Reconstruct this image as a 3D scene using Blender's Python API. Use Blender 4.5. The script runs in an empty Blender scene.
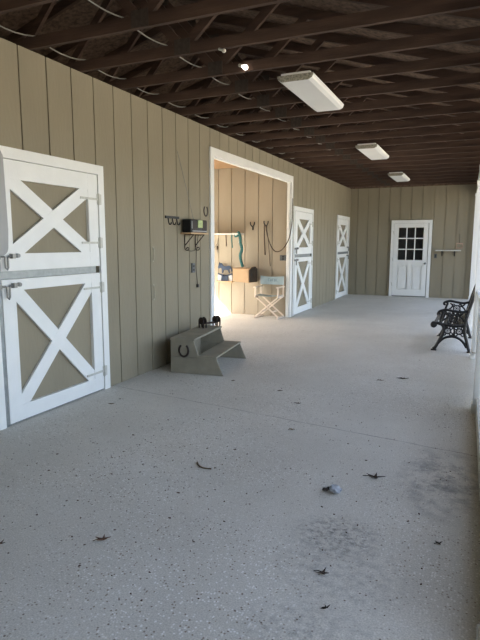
import bpy, bmesh, math, random
from mathutils import Vector, Matrix
random.seed(7)
SC = bpy.context.scene
COL = SC.collection
PI = math.pi

# ------------------------------------------------------------------ mesh helpers
class MB:
    """collects shapes into one bmesh, build() links them as ONE mesh object"""
    def __init__(s): s.bm = bmesh.new()
    def box(s, x0, x1, y0, y1, z0, z1, mi=0, M=None):
        P = [(x0,y0,z0),(x1,y0,z0),(x1,y1,z0),(x0,y1,z0),(x0,y0,z1),(x1,y0,z1),(x1,y1,z1),(x0,y1,z1)]
        v = [s.bm.verts.new(M @ Vector(p) if M else p) for p in P]
        for f in ((3,2,1,0),(4,5,6,7),(0,1,5,4),(1,2,6,5),(2,3,7,6),(3,0,4,7)):
            s.bm.faces.new([v[i] for i in f]).material_index = mi
        return s
    def beam(s, a, b, w, h, up=(0,0,1), mi=0):
        """box bar from a to b, w across, h along up"""
        a, b = Vector(a), Vector(b); d = (b-a); L = d.length; d.normalize()
        u = Vector(up); side = d.cross(u).normalized(); u = side.cross(d).normalized()
        M = Matrix((( d.x, side.x, u.x, a.x),(d.y, side.y, u.y, a.y),(d.z, side.z, u.z, a.z),(0,0,0,1)))
        return s.box(0, L, -w/2, w/2, -h/2, h/2, mi, M)
    def prism(s, pts, ext, M=None, mi=0):
        """polygon pts (3-D, planar) pushed along the vector ext"""
        e = Vector(ext); P = [Vector(p) for p in pts]
        a = [s.bm.verts.new(M @ p if M else p) for p in P]; b = [s.bm.verts.new(M @ (p+e) if M else p+e) for p in P]
        n = len(P)
        s.bm.faces.new(a).material_index = mi; s.bm.faces.new(b[::-1]).material_index = mi
        for i in range(n): s.bm.faces.new((a[i], b[i], b[(i+1)%n], a[(i+1)%n])).material_index = mi
        return s
    def tube(s, pts, r, seg=8, closed=False, flat=None, mi=0):
        """round tube along pts; r a number or a list; flat=(axis vector, factor) stretches the section along an axis"""
        P = [Vector(p) for p in pts]; n = len(P); rings = []
        R = r if isinstance(r, (list, tuple)) else [r]*n
        ref = None
        for i in range(n):
            if closed: t = (P[(i+1)%n]-P[i-1])
            else: t = (P[min(i+1,n-1)]-P[max(i-1,0)])
            t.normalize()
            if ref is None:
                ref = Vector((0,0,1)) if abs(t.z) < .9 else Vector((0,1,0))
            a = (ref - t*ref.dot(t))
            if a.length < 1e-5: a = t.orthogonal()
            a.normalize(); ref = a; b = t.cross(a)
            ring = []
            for k in range(seg):
                an = 2*PI*k/seg; o = a*math.cos(an)*R[i] + b*math.sin(an)*R[i]
                if flat: ax = Vector(flat[0]); o = o + ax*(o.dot(ax))*(flat[1]-1)
                ring.append(s.bm.verts.new(P[i]+o))
            rings.append(ring)
        m = n if closed else n-1
        for i in range(m):
            A, B = rings[i], rings[(i+1)%n]
            for k in range(seg):
                s.bm.faces.new((A[k], A[(k+1)%seg], B[(k+1)%seg], B[k])).material_index = mi
        if not closed:
            s.bm.faces.new(rings[0][::-1]).material_index = mi; s.bm.faces.new(rings[-1]).material_index = mi
        return s
    def ball(s, c, r, sc=(1,1,1), u=10, v=7):
        M = Matrix.Translation(c) @ Matrix.Diagonal((sc[0],sc[1],sc[2],1))
        bmesh.ops.create_uvsphere(s.bm, u_segments=u, v_segments=v, radius=r, matrix=M); return s
    def cyl(s, a, b, r, seg=14): return s.tube([a, b], r, seg)
    def build(s, name, mat, parent=None, local=False, smooth=False, bevel=0):
        bmesh.ops.recalc_face_normals(s.bm, faces=s.bm.faces)
        if parent is not None and not local:
            r = parent
            while r.parent: r = r.parent
            bmesh.ops.translate(s.bm, vec=-r.location, verts=s.bm.verts)
        me = bpy.data.meshes.new(name); s.bm.to_mesh(me); s.bm.free()
        for m in (mat if isinstance(mat, (list, tuple)) else [mat]): me.materials.append(m)
        if smooth:
            for p in me.polygons: p.use_smooth = True
        o = bpy.data.objects.new(name, me); COL.objects.link(o)
        if parent is not None: o.parent = parent
        if bevel:
            b = o.modifiers.new('bevel', 'BEVEL'); b.width = bevel; b.segments = 2; b.limit_method = 'ANGLE'
        return o

def tag(o, label=None, cat=None, group=None, kind=None):
    if label: o['label'] = label
    if cat: o['category'] = cat
    if group: o['group'] = group
    if kind: o['kind'] = kind
    return o
def thing(name, label, cat, loc=(0,0,0), rz=0, group=None, kind=None):
    o = bpy.data.objects.new(name, None); COL.objects.link(o)
    o.location = loc; o.rotation_euler = (0,0,rz); o.empty_display_size = .1
    return tag(o, label, cat, group, kind)
def struct(o): o['kind'] = 'structure'; return o
def copy_tree(o, parent=None):
    c = o.copy(); COL.objects.link(c)
    if parent is not None: c.parent = parent
    for ch in list(o.children): copy_tree(ch, c)
    return c
def arc(c, r, a0, a1, n, ax=(1,0,0), ay=(0,0,1)):
    c, ax, ay = Vector(c), Vector(ax), Vector(ay)
    return [c + ax*(r*math.cos(a0+(a1-a0)*i/n)) + ay*(r*math.sin(a0+(a1-a0)*i/n)) for i in range(n+1)]
def spline(P, n=8):
    """Catmull-Rom through the points"""
    P = [Vector(p) for p in P]; out = []
    for i in range(len(P)-1):
        p0, p1, p2, p3 = P[max(i-1,0)], P[i], P[i+1], P[min(i+2,len(P)-1)]
        for k in range(n):
            t = k/n
            out.append(.5*((2*p1)+(p2-p0)*t+(2*p0-5*p1+4*p2-p3)*t*t+(3*p1-p0-3*p2+p3)*t**3))
    out.append(P[-1]); return out

# ------------------------------------------------------------------ materials
def mat(name, col, rough=.6, var=.08, scale=6, bump=0, bscale=60, metal=0, stretch=(1,1,1), spec=.3):
    m = bpy.data.materials.new(name); m.use_nodes = True; nt = m.node_tree; N = nt.nodes; L = nt.links
    b = N['Principled BSDF']; b.inputs['Roughness'].default_value = rough; b.inputs['Metallic'].default_value = metal
    b.inputs['Specular IOR Level'].default_value = spec
    tc = N.new('ShaderNodeTexCoord'); mp = N.new('ShaderNodeMapping'); mp.inputs['Scale'].default_value = stretch
    L.new(tc.outputs['Object'], mp.inputs['Vector'])
    nz = N.new('ShaderNodeTexNoise'); nz.inputs['Scale'].default_value = scale; nz.inputs['Detail'].default_value = 5
    L.new(mp.outputs[0], nz.inputs['Vector'])
    r = N.new('ShaderNodeValToRGB'); e = r.color_ramp.elements
    e[0].position = .3; e[1].position = .7
    e[0].color = tuple(c*(1-var) for c in col)+(1,); e[1].color = tuple(min(1,c*(1+var)) for c in col)+(1,)
    L.new(nz.outputs['Fac'], r.inputs[0]); L.new(r.outputs[0], b.inputs['Base Color'])
    if bump:
        n2 = N.new('ShaderNodeTexNoise'); n2.inputs['Scale'].default_value = bscale; n2.inputs['Detail'].default_value = 4
        L.new(mp.outputs[0], n2.inputs['Vector'])
        bp = N.new('ShaderNodeBump'); bp.inputs['Strength'].default_value = bump; bp.inputs['Distance'].default_value = .01
        L.new(n2.outputs['Fac'], bp.inputs['Height']); L.new(bp.outputs[0], b.inputs['Normal'])
    return m
M = {}
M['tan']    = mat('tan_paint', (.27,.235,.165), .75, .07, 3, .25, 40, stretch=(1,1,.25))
M['bounce_tan'] = mat('bounce_lit_tan_paint', (.36,.31,.235), .75, .07, 3, .25, 40, stretch=(1,1,.25))  # wall tan lightened to stand in for sun bounce in the passage
M['white']  = mat('white_paint', (.80,.80,.77), .5, .03, 5, .1, 60)
M['cream']  = mat('old_white_paint', (.62,.60,.54), .6, .1, 8)
M['galv']   = mat('galvanised_steel', (.30,.32,.32), .45, .12, 20, metal=.6)
M['steel']  = mat('steel', (.25,.25,.24), .4, .1, 30, metal=.8)
M['hinge']  = mat('hinge_metal', (.55,.54,.48), .5, .1, 30, metal=.1)
M['iron']   = mat('black_iron', (.012,.012,.013), .5, .2, 30, spec=.4)
M['rust']   = mat('brown_iron', (.035,.024,.02), .6, .3, 30)
M['timber'] = mat('roof_timber', (.075,.045,.032), .85, .3, 5, .3, 30, stretch=(.4,3,3))
M['deck']   = mat('roof_board', (.125,.083,.058), .9, .5, 22, .3, 40)
M['gusset'] = mat('gusset_steel', (.07,.055,.045), .7, .2, 40, metal=.3)
M['ply']    = mat('plywood', (.33,.20,.105), .7, .1, 5)
M['diff']   = mat('acrylic_diffuser', (.74,.74,.72), .45, .02, 4)
M['cap']    = mat('dusty_end_cap', (.33,.31,.25), .7, .5, 70)
M['stool']  = mat('stool_grey_tan', (.27,.245,.185), .7, .12, 8, .2, 40)
M['cable']  = mat('white_cable', (.24,.23,.20), .5, .05)
M['cord']   = mat('dark_cord', (.05,.045,.035), .6, .1)
M['plastic']= mat('black_plastic', (.012,.012,.013), .4, .1, 20)
M['silver'] = mat('grey_plastic', (.30,.30,.29), .4, .1, 20)
M['speaker']= mat('brown_grey_mesh', (.06,.05,.045), .8, .3, 120)
M['pull'] = mat('pale_pull_paint', (.42,.385,.30), .6, .1, 20)
M['display']= mat('green_paper_label', (.42,.50,.22), .5, .25, 40)
M['glass']  = mat('dark_pane', (.012,.012,.012), .12, .2, 3, spec=.5)
M['canvas'] = mat('blue_canvas', (.33,.43,.47), .85, .06, 10, .2, 200)
M['seatc']  = mat('grey_blue_canvas', (.30,.35,.34), .85, .06, 10, .2, 200)
M['chairw'] = mat('pale_wood', (.68,.58,.48), .6, .08, 8)
M['ink']    = mat('faded_ink', (.17,.24,.28), .8, .2, 20)
M['blue']   = mat('slate_blue_paint', (.035,.055,.095), .6, .15, 12)
M['blueb']  = mat('dull_white_paint', (.52,.54,.55), .6, .1, 12)
M['tanwood']= mat('tan_wood', (.50,.34,.20), .7, .1, 6)
M['brown']  = mat('shaded_box_wood', (.06,.045,.032), .8, .3, 14)  # box end tone with the shade put into the colour
M['teal']   = mat('teal_rope', (.03,.115,.11), .85, .35, 40)
M['leather']= mat('brown_leather', (.07,.045,.03), .6, .2, 20)
M['outlet'] = mat('grey_outlet', (.11,.12,.125), .5, .1, 20)
M['greyp']  = mat('grey_panel', (.36,.36,.35), .55, .04, 4)
M['ground_bounce']  = mat('pale_bounce_ground', (.34,.31,.25), .95, .3, 3, .5, 40)  # outside ground, made up pale to bounce warm light into the aisle
M['leafd']  = mat('dry_leaf_dark', (.035,.026,.02), .8, .3, 60)
M['leafb']  = mat('dry_leaf_brown', (.10,.055,.035), .8, .3, 60)
M['leaft']  = mat('dry_leaf_tan', (.19,.14,.09), .8, .25, 60)
M['paperw'] = mat('pale_bits', (.38,.40,.43), .7, .25, 60)
M['ivy']    = mat('ivy_leaf', (.06,.13,.035), .6, .3, 12)
M['pink']   = mat('pinkish_frame', (.50,.34,.27), .6, .1, 20)
M['slat']   = mat('bench_slat', (.075,.075,.08), .22, .2, 10, spec=.7)
M['tree']   = mat('tree_leaf', (.05,.10,.025), .7, .4, 4)
M['bark']   = mat('bark', (.10,.075,.05), .9, .3, 10)

def floor_material():
    m = bpy.data.materials.new('exposed_aggregate_concrete'); m.use_nodes = True; nt = m.node_tree; N = nt.nodes; L = nt.links
    b = N['Principled BSDF']; b.inputs['Roughness'].default_value = .62; b.inputs['Specular IOR Level'].default_value = .35
    tc = N.new('ShaderNodeTexCoord'); P = tc.outputs['Object']
    def noise(s, d=4, r=.55):
        n = N.new('ShaderNodeTexNoise'); n.inputs['Scale'].default_value = s; n.inputs['Detail'].default_value = d
        n.inputs['Roughness'].default_value = r; L.new(P, n.inputs['Vector']); return n.outputs['Fac']
    def ramp(f, stops):
        r = N.new('ShaderNodeValToRGB'); e = r.color_ramp.elements
        while len(e) < len(stops): e.new(.5)
        for i, (p, c) in enumerate(stops): e[i].position = p; e[i].color = (c if isinstance(c, tuple) else (c,c,c))+(1,)
        L.new(f, r.inputs[0]); return r.outputs[0]
    def mix(f, a, c):
        x = N.new('ShaderNodeMix'); x.data_type = 'RGBA'
        if isinstance(f, float): x.inputs[0].default_value = f
        else: L.new(f, x.inputs[0])
        L.new(a, x.inputs[6])
        if isinstance(c, tuple): x.inputs[7].default_value = c+(1,)
        else: L.new(c, x.inputs[7])
        return x.outputs[2]
    def math_(op, a, c):
        x = N.new('ShaderNodeMath'); x.operation = op
        for i, q in enumerate((a, c)):
            if isinstance(q, (int, float)): x.inputs[i].default_value = q
            else: L.new(q, x.inputs[i])
        return x.outputs[0]
    base = ramp(noise(1.1, 6, .6), [(.3, (.545,.515,.45)), (.7, (.65,.62,.55))])
    fine = ramp(noise(140, 3), [(.35, .80), (.65, 1.12)])
    mul = N.new('ShaderNodeMix'); mul.data_type = 'RGBA'; mul.blend_type = 'MULTIPLY'; mul.inputs[0].default_value = 1
    L.new(base, mul.inputs[6]); L.new(fine, mul.inputs[7]); c = mul.outputs[2]
    def pebbles(scale, lo, hi, sel_lo, sel_hi):
        v = N.new('ShaderNodeTexVoronoi'); v.inputs['Scale'].default_value = scale; L.new(P, v.inputs['Vector'])
        near = ramp(v.outputs['Distance'], [(lo, 1.0), (hi, 0.0)])
        sx = N.new('ShaderNodeSeparateColor'); L.new(v.outputs['Color'], sx.inputs[0])
        pick = ramp(sx.outputs[0], [(sel_lo, 0.0), (sel_hi, 1.0)])
        return math_('MULTIPLY', near, pick)
    patch = ramp(noise(.9, 3), [(.40, .30), (.58, 1.0)])
    c = mix(math_('MULTIPLY', pebbles(80, .30, .46, .72, .76), patch), c, (.80,.78,.74))     # pale pebbles
    c = mix(math_('MULTIPLY', pebbles(62, .22, .36, .74, .78), patch), c, (.24,.19,.14))    # brown pebbles
    c = mix(pebbles(40, .13, .24, .86, .90), c, (.15,.11,.08))
    # dirt stains with a shape of their own
    sep = N.new('ShaderNodeSeparateXYZ'); L.new(P, sep.inputs[0])
    def stain(x, y, rx, ry, amount, ns):
        dx = math_('DIVIDE', math_('SUBTRACT', sep.outputs[0], x), rx); dy = math_('DIVIDE', math_('SUBTRACT', sep.outputs[1], y), ry)
        d = math_('ADD', math_('MULTIPLY', dx, dx), math_('MULTIPLY', dy, dy))
        inside = ramp(d, [(0.0, 1.0), (1.0, 0.0)])
        br = ramp(noise(ns, 6, .7), [(.45, 0.0), (.62, 1.0)])
        return math_('MULTIPLY', math_('MULTIPLY', inside, br), amount)
    c = mix(stain(2.87, 2.53, .26, .24, .75, 28), c, (.085,.08,.08))
    c = mix(stain(2.95, 2.25, .40, .35, .35, 22), c, (.10,.10,.10))
    c = mix(stain(3.33, 3.45, .30, .65, .70, 7), c, (.10,.10,.11))
    c = mix(stain(2.95, 1.75, .35, .25, .45, 24), c, (.10,.10,.10))
    # control joint across the slab, slightly wavy
    wob = math_('MULTIPLY', math_('SUBTRACT', noise(3, 2), .5), .035)
    line = math_('ADD', math_('ADD', math_('MULTIPLY', sep.outputs[0], .13), math_('SUBTRACT', sep.outputs[1], 4.415)), wob)
    jl = ramp(math_('ABSOLUTE', line, 0), [(.003, 1.0), (.007, 0.0)])
    c = mix(math_('MULTIPLY', jl, ramp(noise(9, 2), [(.35, .25), (.6, .8)])), c, (.15,.13,.11))
    L.new(c, b.inputs['Base Color'])
    bp = N.new('ShaderNodeBump'); bp.inputs['Strength'].default_value = .25; bp.inputs['Distance'].default_value = .006
    L.new(noise(120, 4), bp.inputs['Height']); L.new(bp.outputs[0], b.inputs['Normal'])
    return m
M['floor'] = floor_material()

# ------------------------------------------------------------------ measures (metres)
H = 3.06                    # wall height
YF = 15.63                  # far wall
YN = -2.6                   # near end
WO = -3.42                  # outer face of the stall side
RX = lambda y: 3.575-.017*y # open side of the aisle
DIRY = Vector((-.017, 1, 0)).normalized()

# ------------------------------------------------------------------ setting
def planks(mb, org, du, n, u0, u1, z0, z1, phase, thick=.10, pitch=.3035, gap=.014):
    """grooved siding: boards along du, front face through org, n the outward normal"""
    o, du, n = Vector(org), Vector(du), Vector(n)
    R = Matrix(((du.x, n.x, 0, o.x),(du.y, n.y, 0, o.y),(0,0,1,o.z),(0,0,0,1)))
    mb.box(u0, u1, -thick, -.018, z0, z1, 0, R)
    k = math.floor((u0-phase)/pitch)
    while phase+k*pitch < u1:
        a = max(u0, phase+k*pitch+gap/2); b = min(u1, phase+(k+1)*pitch-gap/2)
        if b-a > .004: mb.box(a, b, -.0182, 0, z0, z1, 0, R)
        k += 1

D1 = (2.93, 4.34); D2 = (10.33, 11.72); D3 = (14.0, 15.42)     # stall doors, outer trim
OP = (6.76, 10.14, 2.70)                                        # passage opening
DT = 2.245
mb = MB()
cuts = [(D1[0]+.065, D1[1]-.085, DT-.085), (OP[0], OP[1], OP[2]), (D2[0]+.06, D2[1]-.06, DT-.085), (D3[0]+.06, D3[1]-.06, DT-.085)]
y = YN
for a, b, zt in cuts:
    planks(mb, (0,0,0), (0,1,0), (1,0,0), y, a, 0, H, 3.352, thick=.06)
    planks(mb, (0,0,0), (0,1,0), (1,0,0), a, b, zt, H, 3.352, thick=.06)
    y = b
planks(mb, (0,0,0), (0,1,0), (1,0,0), y, YF, 0, H, 3.352, thick=.06)
struct(mb.build('wall_left', M['tan']))
mb = MB(); planks(mb, (0,YF,0), (1,0,0), (0,-1,0), WO, 3.42, 0, H, .21, pitch=.2975, gap=.022)
struct(mb.build('wall_far', M['tan']))
mb = MB(); mb.prism([(WO,YF+.0,H),(3.55,YF,H),(.1,YF,4.2)], (0,.1,0)); struct(mb.build('wall_gable', M['deck']))
mb = MB(); planks(mb, (0,YN,0), (-1,0,0), (0,1,0), -3.6, -WO, 0, H, 0); mb.prism([(WO,YN-.1,H),(3.6,YN-.1,H),(.1,YN-.1,4.2)], (0,.1,0))
struct(mb.build('wall_near', M['tan']))
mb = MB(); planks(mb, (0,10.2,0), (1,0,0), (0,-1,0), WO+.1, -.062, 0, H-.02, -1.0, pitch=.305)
struct(mb.build('wall_passage_right', M['bounce_tan']))
mb = MB(); planks(mb, (0,6.70,0), (-1,0,0), (0,1,0), .102, -WO-.1, 0, H-.02, 0)
struct(mb.build('wall_passage_left', M['tan']))
mb = MB()
planks(mb, (WO,0,0), (0,1,0), (-1,0,0), YN, 6.70, -.1, H, 0); planks(mb, (WO,0,0), (0,1,0), (-1,0,0), 6.70, 10.2, 2.10, H, 0)
planks(mb, (WO,0,0), (0,1,0), (-1,0,0), 10.2, YF, -.1, H, 0)
bmesh.ops.translate(mb.bm, vec=(0,0,0), verts=mb.bm.verts)
struct(mb.build('wall_outer', M['tan']))
mb = MB(); mb.box(WO, -.102, 6.70, 10.2, H-.02, H-.005); struct(mb.build('ceiling_passage', M['ply']))
mb = MB(); mb.prism([(WO,YN,0),(3.74,YN,0),(RX(YF)+.16,YF+.1,0),(WO,YF+.1,0)], (0,0,-.12)); struct(mb.build('floor', M['floor']))
mb = MB(); mb.prism([(-60,-60,-.12),(70,-60,-.12),(70,80,-.12),(-60,80,-.12)], (0,0,-.2)); struct(mb.build('ground', M['ground_bounce']))

# roof boarding: two slopes
SL = .30; RIDGE = .1
zr = lambda x: 3.24+SL*(3.55-x) if x >= RIDGE else 3.24+SL*(3.55-2*RIDGE+x)
mb = MB()
def slope(x0, x1, ya, yb): mb.prism([(x0,ya,zr(x0)),(x1,ya,zr(x1)),(x1,yb,zr(x1)),(x0,yb,zr(x0))], (0,0,.03))
slope(-3.9, RIDGE, YN-.3, YF+.4)
slope(RIDGE, 4.15, YN-.3, YF+.4)
struct(mb.build('ceiling', M['deck']))
mb = MB(); planks(mb, (RX(0)+.07,0,0), (0,-1,0), (-1,0,0), .35, -YN, 0, H, 0); struct(mb.build('wall_right_added', M['tan']))  # unseen wall section, added to keep daylight off the near floor
# header beam and wall plates
mb = MB(); mb.beam((RX(YN)+.07,YN,2.93), (RX(YF)+.07,YF,2.93), .10, .24); struct(mb.build('trim_header', M['white']))

# passage door frame
fr = thing('door_4', 'white trim around the wide open passage', 'door frame', (0,8.45,0), kind='structure')
def frame_piece(n, *b): MB().box(*b).build(n, M['white'], fr, bevel=.003)
frame_piece('side_casing', 0, .028, OP[0]-.105, OP[0], 0, OP[2]+.11)
frame_piece('side_casing', 0, .028, OP[1], OP[1]+.105, 0, OP[2]+.11)
frame_piece('head_casing', 0, .026, OP[0], OP[1], OP[2], OP[2]+.11)
for n, b in (('side_jamb', (-.06,-.0, OP[0]-.03, OP[0]+.018, 0, OP[2])), ('side_jamb', (-.06,0, OP[1]-.018, OP[1]+.03, 0, OP[2])), ('head_jamb', (-.06,0, OP[0]+.02, OP[1]-.02, OP[2]-.018, OP[2]+.02))):
    frame_piece(n, *b)

# ------------------------------------------------------------------ dutch stall doors
def latch(parent, y, z, s):
    """bolt with a U handle; s = +1 reaches to the right"""
    m = MB()
    m.tube([(.045, y-.12*s, z+.004), (.045, y-.02*s, z+.004), (.047, y-.012*s, z-.004), (.047, y-.010*s, z-.085), (.050, y+.002*s, z-.098), (.047, y+.014*s, z-.085),
            (.047, y+.016*s, z-.004), (.045, y+.024*s, z+.006), (.045, y+.12*s, z+.010)], .008, 8)
    m.box(.02, .058, min(y+.055*s, y+.085*s), max(y+.055*s, y+.085*s), z-.012, z+.026)
    m.cyl((.02, y+.125*s, z+.01), (.05, y+.125*s, z+.01), .017, 10)
    m.box(.02, .052, min(y-.085*s, y-.06*s), max(y-.085*s, y-.06*s), z-.016, z+.022)
    m.build('latch', M['steel'], parent, smooth=False)
def hinge(parent, y, z, s):
    m = MB(); m.cyl((.028, y, z-.055), (.028, y, z+.055), .009, 8)
    m.box(.02, .026, min(y, y-.26*s), max(y, y-.26*s), z-.010, z+.010)
    m.box(.02, .027, min(y-.02*s, y+.04*s), max(y-.02*s, y+.04*s), z-.05, z+.05)
    m.build('hinge', M['hinge'], parent)
def leaf(root, name, ya, yb, z0, z1, st, top, bot, hs, ls, latch_z, hinge_z, bw=.125):
    """boards and X brace in white over a tan panel"""
    m = MB(); f0, f1 = -.012, .020
    m.box(f0, f1, ya, ya+st, z0, z1); m.box(f0, f1, yb-st, yb, z0, z1)
    m.box(f0, f1-.0006, ya+st, yb-st, z1-top, z1); m.box(f0, f1-.0006, ya+st, yb-st, z0, z0+bot)
    # X brace clipped to the field
    A, B, C, Dz = ya+st, yb-st, z0+bot, z1-top
    w = bw/2; L = math.hypot(B-A, Dz-C); ty, tz = w*L/(Dz-C), w*L/(B-A)
    ty = min(ty, (B-A)*.3); tz = min(tz, (Dz-C)*.3)
    x0, x1 = -.006, .0175
    m.prism([(x0,A,C),(x0,A+ty,C),(x0,B,Dz-tz),(x0,B,Dz),(x0,B-ty,Dz),(x0,A,C+tz)], (x1-x0,0,0))
    m.prism([(x0,A,Dz),(x0,A,Dz-tz),(x0,B-ty,C),(x0,B,C),(x0,B,C+tz),(x0,A+ty,Dz)], (x1-x0-.0008,0,0))
    lf = m.build(name, M['white'], root)
    MB().box(-.035, -.012, ya, yb, z0, z1).build('panel', M['tan'], lf)
    for z in hinge_z: hinge(lf, yb+.01 if hs > 0 else ya-.01, z, hs)
    latch(lf, (ya+.035) if ls < 0 else (yb-.035), latch_z, 1 if ls < 0 else -1)
    return lf
def dutch(name, label, D, latch_left=True, lt=.065, rt=.085, st=.135):
    root = thing(name, label, 'door', (0,(D[0]+D[1])/2,0), kind='structure')
    y0, y1 = D; a, b = y0+lt, y1-rt
    m = MB(); m.box(0,.026,y0,a,0,DT); m.box(0,.026,b,y1,0,DT); m.box(0,.0255,a,b,DT-.088,DT); m.build('casing', M['white'], root)
    gl, gr = (.045, .012) if latch_left else (.012, .045)
    m = MB(); m.box(-.06,-.038,a,b,0.01,DT-.09)
    if latch_left: m.box(-.06,.016,a,a+.042,0,DT-.09)
    else: m.box(-.06,.016,b-.042,b,0,DT-.09)
    m.box(-.038,-.006,a+.04,b-.04,1.206,1.272); m.box(-.06,-.004,a,b,0,.014)
    m.build('steel_edging', M['galv'], root)
    la, lb = a+gl, b-gr
    hs = 1 if latch_left else -1; ls = -1 if latch_left else 1
    leaf(root, 'upper_leaf', la, lb, 1.272, DT-.093, st, .150, .140, hs, ls, 1.385, (1.92, 1.50))
    leaf(root, 'lower_leaf', la, lb, .016, 1.204, st, .092, .130, hs, ls, 1.150, (1.06, .20))
    return root
dutch('door_1', 'near white dutch stall door with tan panels and crossed boards', D1)
dutch('door_2', 'white dutch stall door just right of the open passage', D2, True, .06, .06, .15)
dutch('door_3', 'white dutch stall door nearest the far wall', D3, False, .06, .06, .15)

# ------------------------------------------------------------------ far entry door
d = thing('door_5', 'white half-glazed entry door with nine panes in the far wall', 'door', (1.72,YF,0), kind='structure')
m = MB(); m.box(1.185,1.262,YF-.066,YF,0,2.145); m.box(2.195,2.272,YF-.066,YF,0,2.145); m.box(1.262,2.195,YF-.0655,YF,2.06,2.145); m.build('casing', M['white'], d)
MB().box(1.262,2.195,YF-.012,YF,0,.025).build('threshold', M['steel'], d)
m = MB()
x0, x1, z0, z1 = 1.268, 2.178, .03, 2.055
f, bk = YF-.062, YF-.005
gx0, gx1, gz0, gz1 = 1.385, 2.06, 1.035, 1.945
m.box(x0,gx0,f,bk,z0,z1); m.box(gx1,x1,f,bk,z0,z1); m.box(gx0,gx1,f,bk,gz1,z1)
m.box(gx0,gx1,f,bk,.90,gz0); m.box(gx0,gx1,f,bk,z0,.20); m.box(1.675,1.775,f,bk,.20,.90)
for i in (1,2):
    xx = gx0+(gx1-gx0)*i/3; m.box(xx-.014,xx+.014,f+.004,bk,gz0,gz1)
    zz = gz0+(gz1-gz0)*i/3; m.box(gx0,gx1,f+.0045,bk,zz-.014,zz+.014)
lf = m.build('door_leaf', M['white'], d)
for a, b in ((gx0,1.675),(1.775,gx1)):
    m = MB(); m.box(a,b,f+.045,bk,.20,.90); m.box(a+.045,b-.045,f+.012,bk-.003,.25,.85); m.build('raised_panel', M['white'], lf, bevel=.003)
for i in range(3):
    for j in range(3):
        a = gx0+(gx1-gx0)*i/3; b = gx0+(gx1-gx0)*(i+1)/3; c = gz0+(gz1-gz0)*j/3; e = gz0+(gz1-gz0)*(j+1)/3
        MB().box(a+.014,b-.014,f+.016,bk-.004,c+.014,e-.014).build('window_pane', M['glass'], lf)
m = MB(); m.ball((2.135,f-.045,.95),.03); m.cyl((2.135,f+.002,.95),(2.135,f-.03,.95),.012); m.cyl((2.135,f+.001,.95),(2.135,f-.006,.95),.03); m.build('door_knob', M['steel'], lf, smooth=True)
for z in (.35,1.05,1.80):
    m = MB(); m.cyl((1.266,f-.004,z-.05),(1.239,f-.004,z+.05),.008,8); m.build('hinge', M['hinge'], lf)

# ------------------------------------------------------------------ open side: posts, railings
posts = [1.93, 5.05, 7.5, 9.95, 12.4, 15.48]
plab = ['white square post at the near end of the first railing', 'white square post between the two railings', 'white square post in front of the bench where the railing ends',
        'white square post just behind the iron bench', 'white square post halfway between bench and far wall', 'white square post against the far wall corner']
for yy, lb in zip(posts, plab):
    p = thing('porch_post', lb, 'post', (RX(yy)+.062, yy, 0), math.atan2(.017,1), group='white posts along the open side')
    MB().box(-.06,.06,-.06,.06,0,2.81).build('shaft', M['white'], p, local=True, bevel=.004)
    MB().box(-.072,.072,-.072,.072,0,.09).build('base_block', M['white'], p, local=True, bevel=.004)
    MB().box(-.072,.072,-.072,.072,2.74,2.808).build('cap_block', M['white'], p, local=True, bevel=.004)
for ya, yb, lb in ((1.93,5.05,'white baluster railing nearest the camera on the open side'), (5.05,7.5,'white baluster railing between the near railing and the iron bench')):
    ya += .073; yb -= .073
    r = thing('porch_railing', lb, 'railing', (RX((ya+yb)/2)+.062,(ya+yb)/2,0), math.atan2(.017,1), group='white railings on the open side')
    L = (yb-ya)/2
    MB().box(-.035,.035,-L,L,.86,.90).build('top_rail', M['white'], r, local=True, bevel=.004)
    if ya < 3: MB().box(-.034,-.012,-L,L,.0,.15).build('kick_board', M['cream'], r, local=True)
    MB().box(-.011,.02,-L,L,.07,.115).build('bottom_rail', M['white'], r, local=True, bevel=.003)
    n = round((yb-ya)/.103)
    bal = None
    for k in range(n):
        q = -L+2*L*(k+.5)/n
        if bal is None:
            bal = MB().box(-.016,.016,-.016,.016,.115,.86).build('baluster', M['white'], r, local=True)
            bal.location.y = q
        else:
            c = bal.copy(); COL.objects.link(c); c.parent = r; c.location.y = q
# ivy climbing the outside of the post behind the bench
def ivy(name, label, yy, z0, z1, n, seed):
    rnd = random.Random(seed); v = thing(name, label, 'vine', (RX(yy)+.16, yy, -.12), group='vines on the porch posts')
    pts = [(.0+.02*math.sin(k*1.3), .03*math.sin(k*.9), k*(z1+.12)/14) for k in range(15)]
    MB().tube(spline(pts,3), .008, 6).build('stem', M['bark'], v, local=True, smooth=True)
    m = MB()
    for i in range(n):
        z = rnd.uniform(z0, z1)+.12; a = rnd.uniform(-1.2, 1.2); c = Vector((.02+.04*rnd.random(), .11*math.sin(a), z)); s = rnd.uniform(.03,.055)
        R = Matrix.Rotation(rnd.uniform(0,6.28),4,'X') @ Matrix.Rotation(rnd.uniform(-.6,.6),4,'Z')
        P = [(0,0,s),(0,.45*s,.35*s),(0,.8*s,-.1*s),(0,.3*s,-.5*s),(0,0,-.8*s),(0,-.3*s,-.5*s),(0,-.8*s,-.1*s),(0,-.45*s,.35*s)]
        m.prism([c + (R @ Vector(p)) for p in P], R @ Vector((.002,0,0)))
    m.build('leaves', M['ivy'], v, local=True)
ivy('ivy_vine', 'green ivy climbing the post behind the bench', 9.95, 1.1, 2.2, 60, 3)
ivy('ivy_vine', 'green ivy climbing the post midway to the far wall', 12.4, .8, 2.3, 60, 5)

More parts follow.
